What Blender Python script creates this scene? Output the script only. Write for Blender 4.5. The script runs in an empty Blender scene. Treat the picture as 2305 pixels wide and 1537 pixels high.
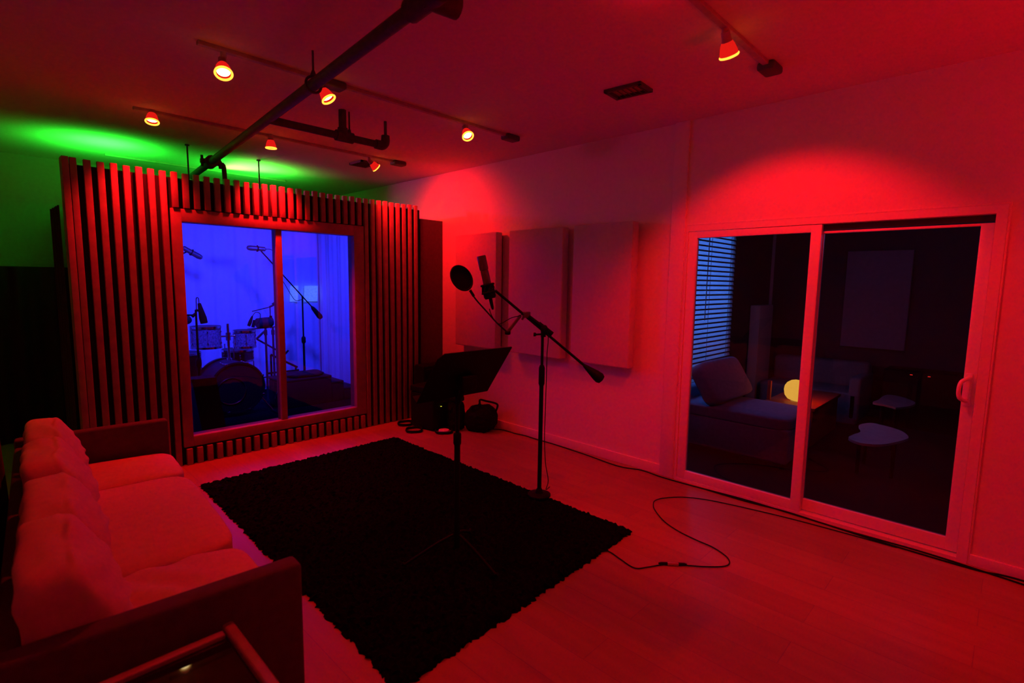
import bpy, bmesh, math, random
from mathutils import Vector, Matrix, noise

S = bpy.context.scene
COL = S.collection
random.seed(7)
PI = math.pi

# ------------------------------------------------------------------ materials
def mat(name, col, rough=.6, metal=0., var=.12, scale=30., bump=0., bscale=200., spec=.4, emit=None, estr=0.):
    m = bpy.data.materials.new(name); m.use_nodes = True
    nt = m.node_tree; b = nt.nodes['Principled BSDF']
    tc = nt.nodes.new('ShaderNodeTexCoord')
    n = nt.nodes.new('ShaderNodeTexNoise'); n.inputs['Scale'].default_value = scale; n.inputs['Detail'].default_value = 4
    nt.links.new(tc.outputs['Object'], n.inputs['Vector'])
    r = nt.nodes.new('ShaderNodeValToRGB')
    r.color_ramp.elements[0].position = .3; r.color_ramp.elements[1].position = .7
    r.color_ramp.elements[0].color = [c*(1-var) for c in col]+[1]
    r.color_ramp.elements[1].color = [min(1, c*(1+var)) for c in col]+[1]
    nt.links.new(n.outputs['Fac'], r.inputs['Fac']); nt.links.new(r.outputs['Color'], b.inputs['Base Color'])
    b.inputs['Roughness'].default_value = rough; b.inputs['Metallic'].default_value = metal
    b.inputs['Specular IOR Level'].default_value = spec
    if bump:
        n2 = nt.nodes.new('ShaderNodeTexNoise'); n2.inputs['Scale'].default_value = bscale; n2.inputs['Detail'].default_value = 3
        nt.links.new(tc.outputs['Object'], n2.inputs['Vector'])
        bp = nt.nodes.new('ShaderNodeBump'); bp.inputs['Strength'].default_value = bump; bp.inputs['Distance'].default_value = .01
        nt.links.new(n2.outputs['Fac'], bp.inputs['Height']); nt.links.new(bp.outputs['Normal'], b.inputs['Normal'])
    if emit:
        b.inputs['Emission Color'].default_value = list(emit)+[1]; b.inputs['Emission Strength'].default_value = estr
    return m

def glass_mat(name, refl=.05, tint=(1, 1, 1)):
    m = bpy.data.materials.new(name); m.use_nodes = True; nt = m.node_tree
    nt.nodes.remove(nt.nodes['Principled BSDF']); out = nt.nodes['Material Output']
    t = nt.nodes.new('ShaderNodeBsdfTransparent'); t.inputs['Color'].default_value = list(tint)+[1]
    g = nt.nodes.new('ShaderNodeBsdfGlossy'); g.inputs['Roughness'].default_value = .01
    mx = nt.nodes.new('ShaderNodeMixShader'); mx.inputs['Fac'].default_value = refl
    nt.links.new(t.outputs[0], mx.inputs[1]); nt.links.new(g.outputs[0], mx.inputs[2]); nt.links.new(mx.outputs[0], out.inputs['Surface'])
    return m

def slat_mat(name):            # thin blind slat that lets dusk light through
    m = bpy.data.materials.new(name); m.use_nodes = True; nt = m.node_tree
    nt.nodes.remove(nt.nodes['Principled BSDF']); out = nt.nodes['Material Output']
    d = nt.nodes.new('ShaderNodeBsdfDiffuse'); d.inputs['Color'].default_value = (.6, .6, .6, 1)
    t = nt.nodes.new('ShaderNodeBsdfTranslucent'); t.inputs['Color'].default_value = (.75, .75, .75, 1)
    mx = nt.nodes.new('ShaderNodeMixShader'); mx.inputs['Fac'].default_value = .6
    nt.links.new(d.outputs[0], mx.inputs[1]); nt.links.new(t.outputs[0], mx.inputs[2]); nt.links.new(mx.outputs[0], out.inputs['Surface'])
    return m

def floor_mat():
    m = mat('wood_laminate', (.3, .22, .16), .38, spec=.35); nt = m.node_tree; b = nt.nodes['Principled BSDF']
    tc = nt.nodes['Texture Coordinate']
    mp = nt.nodes.new('ShaderNodeMapping'); mp.inputs['Rotation'].default_value = (0, 0, PI/2)
    nt.links.new(tc.outputs['Object'], mp.inputs['Vector'])
    br = nt.nodes.new('ShaderNodeTexBrick'); br.inputs['Scale'].default_value = 1
    br.inputs['Brick Width'].default_value = 1.2; br.inputs['Row Height'].default_value = .19
    br.inputs['Mortar Size'].default_value = .002; br.inputs['Color1'].default_value = (.46, .33, .16, 1)
    br.inputs['Color2'].default_value = (.38, .28, .13, 1); br.inputs['Mortar'].default_value = (.3, .22, .16, 1)
    nt.links.new(mp.outputs['Vector'], br.inputs['Vector'])
    n = nt.nodes.new('ShaderNodeTexNoise'); n.inputs['Scale'].default_value = 2.2; n.inputs['Detail'].default_value = 6
    mp2 = nt.nodes.new('ShaderNodeMapping'); mp2.inputs['Scale'].default_value = (9, 1, 1)
    nt.links.new(tc.outputs['Object'], mp2.inputs['Vector']); nt.links.new(mp2.outputs['Vector'], n.inputs['Vector'])
    mx = nt.nodes.new('ShaderNodeMixRGB'); mx.blend_type = 'MULTIPLY'; mx.inputs['Fac'].default_value = .35
    nt.links.new(br.outputs['Color'], mx.inputs[1]); nt.links.new(n.outputs['Fac'], mx.inputs[2])
    nt.links.new(mx.outputs[0], b.inputs['Base Color'])
    return m

def emis(name, col, s):
    m = bpy.data.materials.new(name); m.use_nodes = True; nt = m.node_tree
    nt.nodes.remove(nt.nodes['Principled BSDF']); e = nt.nodes.new('ShaderNodeEmission')
    n = nt.nodes.new('ShaderNodeTexNoise'); n.inputs['Scale'].default_value = 8
    mr = nt.nodes.new('ShaderNodeMapRange'); mr.inputs['To Min'].default_value = s*.95; mr.inputs['To Max'].default_value = s*1.05
    nt.links.new(n.outputs['Fac'], mr.inputs['Value']); nt.links.new(mr.outputs[0], e.inputs['Strength'])
    e.inputs['Color'].default_value = list(col)+[1]
    nt.links.new(e.outputs[0], nt.nodes['Material Output'].inputs['Surface'])
    return m

M = dict(
    wall=mat('wall_paint', (.78, .76, .74), .7, var=.03, bump=.05, bscale=120),
    ceil=mat('ceiling_paint', (.72, .7, .68), .85, var=.04, bump=.12, bscale=60),
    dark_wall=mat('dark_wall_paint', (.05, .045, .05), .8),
    trim=mat('white_trim', (.8, .78, .76), .45, var=.03),
    vinyl=mat('white_vinyl', (.82, .8, .78), .4, var=.02),
    floor=floor_mat(),
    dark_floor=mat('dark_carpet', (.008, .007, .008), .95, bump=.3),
    pine=mat('pine_slats', (.28, .22, .16), .6, var=.15, scale=12),
    backing=mat('black_backing', (.006, .006, .007), .9),
    filler=mat('dark_filler_panel', (.09, .07, .07), .8),
    pipe=mat('painted_pipe', (.06, .045, .045), .65, var=.3),
    track=mat('track_metal', (.4, .37, .36), .6),
    vent=mat('vent_metal', (.07, .06, .06), .6),
    black=mat('black_metal', (.005, .005, .006), .6, spec=.12),
    plastic=mat('black_plastic', (.005, .005, .006), .65, spec=.15),
    cloth=mat('black_nylon', (.008, .007, .009), .9, spec=.1, bump=.3),
    rug=mat('black_shag', (.004, .0035, .005), .97, spec=.03, var=.5, scale=80),
    sofa=mat('sofa_fabric', (.6, .42, .24), .85, var=.06, bump=.15, bscale=500, spec=.15),
    sofa_shaded=mat('sofa_fabric_shaded', (.11, .08, .07), .9, var=.1, bump=.2, bscale=500, spec=.1),  # same fabric as the cushions, darkened to put shade into the colour
    drape=mat('drape_fabric', (.12, .06, .06), .9),
    panel=mat('panel_fabric', (.6, .57, .57), .95, var=.04, bump=.15, bscale=600, spec=.1),
    mic=mat('mic_metal', (.14, .13, .13), .4, metal=.6),
    chrome=mat('chrome', (.7, .7, .72), .15, metal=1.),
    shell=mat('drum_wrap', (.22, .22, .28), .2, var=.6, scale=60, spec=.6),
    head=mat('drum_head_black', (.01, .01, .012), .5),
    dark_drum=mat('dark_drum_wrap', (.03, .015, .025), .6),
    brass=mat('cymbal_bronze', (.08, .06, .03), .4, metal=.7),
    curtain=mat('pale_curtain', (.72, .72, .74), .9, var=.04),
    black_curtain=mat('black_curtain', (.02, .016, .018), .95),
    paper=mat('self_lit_sheet', (.8, .8, .8), .6, var=.25, scale=40, emit=(.22, .6, 1), estr=.45),  # blue emission painted in so the sheets look brightly lit
    case=mat('dark_case', (.009, .006, .009), .8),
    wood_dark=mat('dark_wood', (.32, .2, .15), .4),
    glass_dark=mat('dark_glass', (.012, .008, .01), .03, spec=.5),
    chaise=mat('chaise_fabric', (.32, .3, .4), .95, bump=.3, bscale=300, spec=.1),
    chaise2=mat('dark_sofa_fabric', (.24, .2, .22), .95, bump=.3, bscale=300),
    table_white=mat('pale_table_top', (.5, .55, .6), .35),
    lounge_panel=mat('lounge_panel_fabric', (.3, .2, .22), .95),
    lounge_wood=mat('warm_table_wood', (.5, .08, .04), .5),
    tape=mat('pale_tape_roll', (.95, .8, .9), .5),
    slat=slat_mat('blind_slat'), slat_shade=mat('blind_slat_shade', (.05, .04, .06), .8),
    pane=glass_mat('clear_pane', .03, (.62, .62, .66)), pane2=glass_mat('booth_pane', .035, (.72, .72, .76)),
    core=emis('bulb_core', (1, .72, .3), 10.), ring=emis('bulb_ring', (1, .42, .04), 2.2),
    glow=emis('lamp_glow', (1, .012, .008), .75), egg=emis('egg_lamp_glow', (1, .5, .06), 1.9),
    green=emis('green_bulb', (.1, 1, .25), 3.), led_y=emis('yellow_led', (.9, .8, .05), 1.2),
    led_r=emis('red_led', (1, .03, .02), 1.5),
)

# ------------------------------------------------------------------ mesh helpers
class MB:
    def __init__(s): s.b = bmesh.new()
    def geo(s, vs, fs):
        v = [s.b.verts.new(p) for p in vs]
        for f in fs:
            try: s.b.faces.new([v[i] for i in f])
            except ValueError: pass
        return s
    def box(s, lo, hi, rot=None, bev=0.):
        c = (Vector(lo)+Vector(hi))/2; h = (Vector(hi)-Vector(lo))/2
        bb = bmesh.new(); bmesh.ops.create_cube(bb, size=2)
        for v in bb.verts: v.co = Vector((v.co.x*h.x, v.co.y*h.y, v.co.z*h.z))
        if bev: bmesh.ops.bevel(bb, geom=bb.edges[:], offset=bev, segments=3, affect='EDGES', profile=.5)
        for v in bb.verts:
            if rot is not None: v.co = rot @ v.co
            v.co += c
        s._merge(bb); return s
    def _merge(s, bb):
        mp = {v: s.b.verts.new(v.co) for v in bb.verts}
        for f in bb.faces:
            try: s.b.faces.new([mp[v] for v in f.verts])
            except ValueError: pass
        bb.free()
    def lathe(s, prof, o=(0, 0, 0), axis=(0, 0, 1), n=24, caps=True):
        ax = Vector(axis).normalized(); q = Vector((0, 0, 1)).rotation_difference(ax); o = Vector(o)
        rings = []
        for (r, z) in prof:
            rings.append([s.b.verts.new(o + q @ Vector((r*math.cos(2*PI*k/n), r*math.sin(2*PI*k/n), z))) for k in range(n)])
        for a, b in zip(rings, rings[1:]):
            for k in range(n): s.b.faces.new((a[k], a[(k+1) % n], b[(k+1) % n], b[k]))
        if caps:
            s.b.faces.new(list(reversed(rings[0]))); s.b.faces.new(rings[-1])
        return s
    def cyl(s, a, b, r, r2=None, n=14):
        a = Vector(a); b = Vector(b); return s.lathe([(r, 0), (r if r2 is None else r2, (b-a).length)], a, b-a, n)
    def tube(s, pts, r, n=8, smooth=0, closed=False):
        P = [Vector(p) for p in pts]
        if smooth:
            Q = []; m = len(P); rng = m if closed else m-1
            for i in range(rng):
                p0 = P[(i-1) % m] if closed else P[max(i-1, 0)]; p1 = P[i]; p2 = P[(i+1) % m]; p3 = P[(i+2) % m] if closed else P[min(i+2, m-1)]
                for k in range(smooth):
                    t = k/smooth
                    Q.append(.5*((2*p1)+(p2-p0)*t+(2*p0-5*p1+4*p2-p3)*t*t+(3*p1-p0-3*p2+p3)*t**3))
            if not closed: Q.append(P[-1])
            P = Q
        rings = []; m = len(P); up = None
        for i, p in enumerate(P):
            d = (P[(i+1) % m]-P[i-1]) if closed else (P[min(i+1, m-1)]-P[max(i-1, 0)])
            d.normalize()
            if up is None:
                up = Vector((0, 0, 1)) if abs(d.z) < .9 else Vector((1, 0, 0))
            u = (up - d*up.dot(d)); u.normalize(); w = d.cross(u); up = u
            rr = r
            if isinstance(r, (list, tuple)):
                q = i/(m-1)*(len(r)-1); k0 = min(int(q), len(r)-2); rr = r[k0]+(r[k0+1]-r[k0])*(q-k0)
            rings.append([s.b.verts.new(p+rr*(math.cos(2*PI*k/n)*u+math.sin(2*PI*k/n)*w)) for k in range(n)])
        prs = list(zip(rings, rings[1:]))
        if closed: prs.append((rings[-1], rings[0]))
        for a, b in prs:
            for k in range(n): s.b.faces.new((a[k], a[(k+1) % n], b[(k+1) % n], b[k]))
        if not closed:
            s.b.faces.new(list(reversed(rings[0]))); s.b.faces.new(rings[-1])
        return s
    def torus(s, o, axis, R, r, n=28, k=8):
        ax = Vector(axis).normalized(); q = Vector((0, 0, 1)).rotation_difference(ax)
        return s.tube([Vector(o)+q @ Vector((R*math.cos(2*PI*i/n), R*math.sin(2*PI*i/n), 0)) for i in range(n)], r, k, closed=True)
    def prism(s, pts, z0, z1):
        n = len(pts); vs = [(x, y, z0) for x, y in pts]+[(x, y, z1) for x, y in pts]
        return s.geo(vs, [list(range(n))[::-1], list(range(n, 2*n))]+[(i, (i+1) % n, n+(i+1) % n, n+i) for i in range(n)])
    def sheet(s, f, nu, nv):
        vs = [f(i/nu, j/nv) for j in range(nv+1) for i in range(nu+1)]
        return s.geo(vs, [(j*(nu+1)+i, j*(nu+1)+i+1, (j+1)*(nu+1)+i+1, (j+1)*(nu+1)+i) for j in range(nv) for i in range(nu)])
    def cushion(s, c, h, p=6., R=None, wr=0., seed=0, cuts=12, crown=0., fn=None):
        bb = bmesh.new(); bmesh.ops.create_cube(bb, size=2)
        bmesh.ops.subdivide_edges(bb, edges=bb.edges[:], cuts=cuts, use_grid_fill=True)
        for v in bb.verts:
            a, b, z = v.co
            mx = max(abs(a), abs(b), abs(z)); n = (abs(a)**p+abs(b)**p+abs(z)**p)**(1/p)
            k = mx/n; a, b, z = a*k, b*k, z*k
            cr = 1+crown*((1-a*a)*(1-b*b)) - crown*.5
            q = Vector((a*h[0], b*h[1], z*h[2]*cr))
            if wr: q.z += wr*noise.noise(Vector((a*1.7+seed*7, b*2.3, z*2)))*1.; q.x += wr*.7*noise.noise(Vector((a*2, b*3+seed*5, z*2+9)))
            if fn: q = fn(q, a, b, z)
            v.co = (R @ q if R is not None else q)+Vector(c)
        s._merge(bb); return s

WP = {}
def obj(name, mb, m, parent=None, smooth=None):
    me = bpy.data.meshes.new(name); base = WP[parent.name] if parent else Vector()
    for v in mb.b.verts: v.co -= base
    bmesh.ops.recalc_face_normals(mb.b, faces=mb.b.faces[:])
    if smooth is None: smooth = 35
    if smooth:
        for f in mb.b.faces: f.smooth = True
        for e in mb.b.edges:
            if len(e.link_faces) == 2 and e.calc_face_angle(0) > math.radians(smooth): e.smooth = False
    mb.b.to_mesh(me); mb.b.free()
    o = bpy.data.objects.new(name, me); COL.objects.link(o); me.materials.append(m)
    if parent: o.parent = parent
    WP[o.name] = base.copy()
    return o
def tag(o, label, cat, group=None, kind=None):
    o['label'] = label; o['category'] = cat
    if group: o['group'] = group
    if kind: o['kind'] = kind
    return o
def thing(name, label, cat, loc, group=None, kind=None):
    o = bpy.data.objects.new(name, None); o.empty_display_size = .05; COL.objects.link(o); o.location = loc
    WP[o.name] = Vector(loc); return tag(o, label, cat, group, kind)
def struct(name, mb, m, label, cat):
    return tag(obj(name, mb, m), label, cat, kind='structure')
def dup(root, loc, label=None):
    r = root.copy(); COL.objects.link(r); r.location = loc; WP[r.name] = Vector(loc)
    if label: r['label'] = label
    for ch in list(root.children):
        c = ch.copy(); COL.objects.link(c); c.parent = r
        for g in list(ch.children):
            d = g.copy(); COL.objects.link(d); d.parent = c
    return r

# ------------------------------------------------------------------ room shell
CZ = 2.86; XR = 3.95; YB = 4.985
YBK = 7.7; XL = -1.0; YF = -3.2
struct('floor', MB().box((XL-.1, YF-.1, -.1), (XR+.12, YBK+.1, 0)), M['floor'], 'wood laminate floor of the red lit live room', 'floor')
struct('ceiling', MB().box((XL-.1, YF-.1, CZ), (XR+.14, YBK+.1, CZ+.1)), M['ceil'], 'plain painted ceiling carrying light tracks and pipe', 'ceiling')
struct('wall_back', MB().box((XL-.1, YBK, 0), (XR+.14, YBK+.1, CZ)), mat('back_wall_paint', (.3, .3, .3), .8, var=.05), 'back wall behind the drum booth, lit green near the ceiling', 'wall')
struct('wall_left', MB().box((XL-.1, YF, 0), (XL, YBK, CZ)), M['wall'], 'left wall behind the sofa', 'wall')
struct('wall_front', MB().box((XL-.1, YF-.1, 0), (XR+.14, YF, CZ)), M['wall'], 'front wall behind the viewpoint', 'wall')
D0, D1, DZ = .077, 1.913, 2.02      # sliding door opening
w = MB().box((XR+.012, 2.045, 0), (XR+.12, YBK, CZ))
w.box((XR, D1, 0), (XR+.12, 2.045, CZ)).box((XR, D0, DZ+.04), (XR+.12, D1, CZ)).box((XR, YF, 0), (XR+.12, D0, CZ))
struct('wall_right', w, M['wall'], 'long red lit right wall with acoustic panels and a sliding door', 'wall')
bb = MB().box((XR-.004, 2.045, 0), (XR+.012, 4.98, .085), bev=.003)
struct('baseboard_right', bb, M['trim'], 'white baseboard under the acoustic panels', 'baseboard')
struct('baseboard_front', MB().box((XR-.014, YF, 0), (XR, D0-.01, .065), bev=.003), M['trim'], 'baseboard right of the sliding door', 'baseboard')

# ---- sliding door
dr = thing('door_1', 'white framed sliding glass door looking into the dark lounge', 'door', (XR, 1.0, 0), kind='structure')
f = MB()
f.box((XR-.012, D1-.012, 0), (XR+.10, D1+.0, DZ+.04)).box((XR-.012, D0, 0), (XR+.1, D0+.048, DZ+.04))
f.box((XR-.012, D0+.048, DZ-.005), (XR+.1, D1-.012, DZ+.04)).box((XR-.012, D0+.048, 0), (XR+.1, D1-.012, .022))
obj('door_frame', f, M['vinyl'], dr)
t = MB().box((XR+.052, .126, DZ-.04), (XR+.095, .98, DZ-.006))
obj('head_track', t, M['vent'], dr)
def sash(y0, y1, x0, x1, z0, z1, g):
    gy0, gy1, gz0, gz1 = g
    return MB().box((x0, y0, z0), (x1, gy0, z1), bev=.003).box((x0, gy1, z0), (x1, y1, z1), bev=.003).box((x0, gy0-.002, z0), (x1, gy1+.002, gz0), bev=.003).box((x0, gy0-.002, gz1), (x1, gy1+.002, z1), bev=.003)
fx = obj('fixed_sash', sash(.972, 1.9, XR-.006, XR+.034, .024, DZ-.008, (1.036, 1.828, .092, 1.962)), M['vinyl'], dr)
obj('pane', MB().box((XR+.012, 1.03, .09), (XR+.017, 1.834, 1.965)), M['pane'], fx)
sl = obj('sliding_sash', sash(.127, 1.02, XR+.04, XR+.075, .03, DZ-.05, (.185, .968, .108, 1.955)), M['vinyl'], dr)
obj('pane', MB().box((XR+.055, .18, .105), (XR+.06, .973, 1.958)), M['pane'], sl)
hd = MB().tube([(XR+.042, .16, .955), (XR-.0, .165, .957), (XR-.028, .19, .975), (XR-.036, .197, 1.02), (XR-.028, .19, 1.068), (XR-.0, .165, 1.088), (XR+.042, .16, 1.09)], .011, 10, 4)
hd.box((XR+.03, .145, .925), (XR+.042, .175, 1.115), bev=.003)
obj('handle', hd, M['vinyl'], sl)
tr = MB().box((XR-.012, D0-.002, DZ+.04), (XR, D1+.0, DZ+.052), bev=.003).box((XR-.01, D0-.012, 0), (XR, D0, DZ+.052), bev=.003)
struct('trim_1', tr, M['trim'], 'thin white trim edging the sliding door', 'trim')
struct('trim_2', MB().box((XR-.012, 1.93, 0), (XR, 2.05, CZ), bev=.003), M['wall'], 'tall flat wall board left of the sliding door', 'trim')

# ---- drum booth shell
BX0, BX1 = .508, 3.635
WX0, WX1, WZ0, WZ1 = 1.165, 2.905, .155, 2.16
b = MB().box((BX0+.02, YB+.035, 0), (WX0, YB+.12, 2.405)).box((WX1, YB+.035, 0), (BX1, YB+.12, 2.405))
b.box((WX0, YB+.035, 0), (WX1, YB+.12, WZ0)).box((WX0, YB+.035, WZ1), (WX1, YB+.12, 2.405))
wf = struct('wall_booth', b, M['backing'], 'slatted wooden front wall of the drum booth', 'wall')
sm = MB(); PITCH = .0787
sm.box((BX0, YB, 0), (BX0+.04, YB+.035, 2.452), bev=.003).box((BX0+.044, YB, 0), (BX0+.084, YB+.035, 2.45), bev=.003)
sm.box((BX0, YB+.035, 0), (BX0+.02, YB+.13, 2.452))
xs = []
x = .630
while x < BX1-.03: xs.append(x); x += PITCH
for x in xs:
    top = 2.448+random.uniform(-.005, .004)
    a, c = x, min(x+.043, BX1)
    if c < WX0-.0 or a > WX1-.005: sm.box((a, YB, 0), (c, YB+.035, top), bev=.0025)
    else:
        sm.box((a, YB-.012, 0), (c, YB+.035, WZ0-.014), bev=.0025)
        sm.box((a, YB-.004, WZ1+.006), (c, YB+.035, top), bev=.0025)
obj('slat_cladding', sm, M['pine'], wf)
b = MB().prism([(.535, YB+.12), (.615, YB+.12), (.86, 7.5), (.78, 7.5)], 0, 2.36); struct('wall_booth_left', b, M['backing'], 'black side wall of the drum booth', 'wall')
b = MB().box((BX1-.06, YB+.12, 0), (BX1, 7.5, 2.36)); struct('wall_booth_right', b, M['backing'], 'right side wall of the drum booth', 'wall')
b = MB().box((.86, 7.42, 0), (BX1-.06, 7.5, 2.36)); struct('wall_booth_back', b, M['backing'], 'rear wall of the drum booth behind the curtain', 'wall')
struct('ceiling_booth', MB().prism([(.535, YB+.12), (BX1, YB+.12), (BX1, 7.5), (.78, 7.5)], 2.361, 2.40), M['backing'], 'roof of the drum booth', 'ceiling')
struct('floor_booth', MB().prism([(.615, YB+.12), (BX1-.06, YB+.12), (BX1-.06, 7.42), (.852, 7.42)], 0, .08), M['cloth'], 'raised dark floor inside the drum booth', 'floor')
wn = thing('window_1', 'two pane wooden framed booth window glowing blue', 'window', (2.03, YB+.05, WZ0), kind='structure')
g0, g1, gz0, gz1 = 1.24, 2.79, .242, 2.056; mx0, mx1 = 2.0, 2.055
f = MB().box((WX0, YB+.006, WZ0), (g0, YB+.14, WZ1), bev=.003).box((g1, YB+.006, WZ0), (WX1, YB+.14, WZ1), bev=.003)
f.box((g0, YB+.006, WZ0), (g1, YB+.14, gz0), bev=.003).box((g0, YB+.006, gz1), (g1, YB+.14, WZ1), bev=.003)
fr = obj('window_frame', f, M['pine'], wn)
obj('mullion', MB().box((mx0, YB+.02, gz0-.002), (mx1, YB+.12, gz1+.002), bev=.003), M['pine'], wn)
for a, c in ((g0, mx0), (mx1, g1)):
    obj('pane', MB().box((a-.004, YB+.06, gz0-.004), (c+.004, YB+.066, gz1+.004)), M['pane2'], wn)
struct('trim_3', MB().box((BX1+.004, YB+.02, 0), (XR+.01, YB+.045, 2.31)), M['filler'], 'dark filler panel between the booth and right wall', 'trim')

# booth curtains
def curtain(name, p0, p1, z0, z1, amp, n, m, label, phase=0., bell=0.):
    p0 = Vector(p0); p1 = Vector(p1); d = (p1-p0); L = d.length; nrm = Vector((-d.y, d.x, 0)).normalized()
    def fn(u, v):
        z = z0+(z1-z0)*v
        ww = math.sin(u*n*2*PI+phase+1.3*math.sin(u*9+phase))+.5*math.sin(u*n*4.6*PI+2+phase)
        k = amp*(.75+.5*(1-v))*ww
        q = p0+d*u+nrm*k
        return (q.x, q.y, z)
    mb = MB().sheet(fn, int(n*14), 8)
    return tag(obj(name, mb, m, smooth=80), label, 'curtain')
curtain('booth_curtain', (.92, 7.30, 0), (3.52, 7.30, 0), .09, 2.34, .022, 9, M['curtain'], 'wide pleated curtain across the back of the blue booth')
curtain('booth_curtain', (3.49, 7.27, 0), (3.49, 5.25, 0), .09, 2.34, .013, 8, M['curtain'], 'pleated curtain along the right side of the blue booth', 1.)
curtain('booth_curtain', (.70, 5.25, 0), (.90, 7.27, 0), .09, 2.34, .02, 7, M['curtain'], 'pleated curtain along the left side of the blue booth', 2.)

# ------------------------------------------------------------------ ceiling services
def trackrail(x0, x1, y, boxes, label):
    t = thing('light_track', label, 'track lighting', ((x0+x1)/2, y, CZ), 'ceiling light tracks')
    obj('rail', MB().box((x0, y-.017, CZ-.022), (x1, y+.017, CZ), bev=.003), M['track'], t)
    for bx, kind in boxes:
        mb = MB().box((bx-.075, y-.05, CZ-.045), (bx+.075, y+.05, CZ), bev=.015)
        obj(kind, mb, M['vent'], t)
    return t
trackrail(.93, 3.36, 3.27, [(1.70, 'connector'), (3.33, 'end_feed')], 'long light track with three spotlights crossing under the pipe')
trackrail(.93, 3.30, 4.86, [(3.25, 'end_feed')], 'light track with three spotlights just ahead of the slatted booth')
trackrail(1.05, 2.9, 6.9, [], 'green lit light track above the booth roof')
trackrail(1.3, 3.32, 1.137, [(3.27, 'end_feed')], 'light track with one red spotlight beside the near ceiling vent')

def lamp(pos, d, y, label, energy, cone=80, blend=.6, col=(1, .0035, .008), aim=None):
    pos = Vector(pos); d = Vector(d).normalized(); nb = pos-d*.105
    t = thing('track_spotlight', label, 'spotlight', (nb.x, y, CZ-.022), 'red spotlights on the ceiling tracks')
    st = MB().cyl((nb.x, y, CZ-.022), (nb.x, y, CZ-.05), .016).cyl((nb.x, y, CZ-.05), nb, .008)
    obj('stem', st, M['track'], t)
    obj('lamp_body', MB().lathe([(.012, -.115), (.02, -.11), (.022, -.075), (.028, -.06)], pos, d, 20), M['track'], t)
    obj('lamp_shade', MB().lathe([(.026, -.066), (.034, -.05), (.042, -.02), (.045, 0)], pos, d, 24, caps=False), M['glow'], t)
    obj('rim', MB().torus(pos, d, .042, .0065), M['ring'], t)
    obj('bulb', MB().lathe([(.036, -.024), (.034, -.016), (.02, -.011), (.004, -.0095)], pos, d, 20), M['core'], t)
    L = bpy.data.lights.new('red_spot', 'SPOT'); L.energy = energy; L.color = col; L.spot_size = math.radians(cone); L.spot_blend = blend; L.shadow_soft_size = .03
    o = bpy.data.objects.new('red_spot', L); COL.objects.link(o); o.location = pos+d*.012
    o.rotation_euler = (Vector(aim) if aim else d).to_track_quat('-Z', 'Y').to_euler(); o.parent = t; o.location -= WP[t.name]
    return t
E0 = 46
lamp((1.045, 3.24, 2.715), (-.12, -.5, -.85), 3.27, 'lit red spotlight nearest the viewer, left of the long pipe', E0*1.4, 100)
lamp((1.66, 3.25, 2.735), (.35, -.4, -.85), 3.27, 'lit red spotlight right of the pipe below the track connector', E0*1.2, 100)
lamp((2.81, 3.23, 2.74), (-.15, -.6, -.8), 3.27, 'lit red spotlight farthest right on the long track', E0*.8, 100)
lamp((1.04, 4.83, 2.768), (-.1, -.28, -.95), 4.86, 'lit red spotlight above the left end of the slats', E0*3, 88, .8, aim=(-.08, .02, -1))
lamp((1.925, 4.85, 2.745), (.02, .03, -1), 4.86, 'lit red spotlight pointing straight down above the booth window', E0*5, 84, .8)
lamp((2.985, 4.86, 2.748), (.78, -.05, -.62), 4.86, 'tilted red spotlight by the far vent, aimed at the right wall', E0*2.4, 112, .9)
lamp((2.70, 1.137, 2.735), (.6, .02, -.8), 1.137, 'angled red spotlight with glowing shade, aimed at the sliding door', E0*1.9, 92, .45)
lamp((1.86, 1.137, 2.75), (.25, .2, -.95), 1.137, 'red spotlight at the top edge of view, only an added glow on the ceiling showing', E0*.8, 92)

# pipe
PZ = 2.68
def pl(y): return Vector((1.41+(y-2.95)*.0905, y, PZ))
t = thing('sprinkler_pipe', 'dark pipe hung below the ceiling, running to the booth, with a side branch', 'pipe', pl(3))
obj('main_pipe', MB().cyl(pl(1.2), pl(6.5), .031, n=18), M['pipe'], t)
a = pl(1.72); obj('tee_joint', MB().cyl(pl(1.64), pl(1.86), .046).cyl(a+Vector((-.02, 0, 0)), a+Vector((.12, -.02, -.0)), .046).cyl(a, a+Vector((0, 0, .1)), .03), M['pipe'], t)
c = pl(5.55); obj('coupling', MB().cyl(pl(5.50), pl(5.62), .055).box(c-Vector((.09, .02, .02)), c+Vector((.09, .02, .02)), bev=.005).cyl(c+Vector((-.075, 0, -.05)), c+Vector((-.075, 0, .05)), .012).cyl(c+Vector((.075, 0, -.05)), c+Vector((.075, 0, .05)), .012), M['pipe'], t)
obj('drop_pipe', MB().tube([pl(5.6), pl(5.6)+Vector((.09, 0, -.0)), pl(5.6)+Vector((.12, 0, -.03)), pl(5.6)+Vector((.125, 0, -.28))], .022, 10, 4), M['pipe'], t)
by = 3.75; bx0 = pl(by).x
br = obj('branch_pipe', MB().cyl((bx0, by, PZ-.01), (2.36, by, PZ-.01), .027), M['pipe'], t)
obj('elbow', MB().tube([(2.30, by, PZ-.01), (2.355, by, PZ-.01), (2.385, by, PZ+.015), (2.39, by, PZ+.07)], [.036, .038, .036, .033], 12, 4).cyl((2.39, by, PZ+.06), (2.39, by, CZ), .012), M['pipe'], br)
obj('riser', MB().cyl((2.02, by, PZ-.01), (2.02, by, CZ), .028).cyl((1.965, by, PZ-.01), (2.1, by, PZ-.01), .04).cyl((2.02, by, PZ), (2.02, by, PZ+.05), .037), M['pipe'], br)
obj('hanger_rod', MB().cyl((2.075, by, PZ-.01), (2.075, by, CZ), .0065).cyl((2.075, by, PZ), (2.075, by, PZ+.05), .018, .01), M['pipe'], br)
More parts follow.
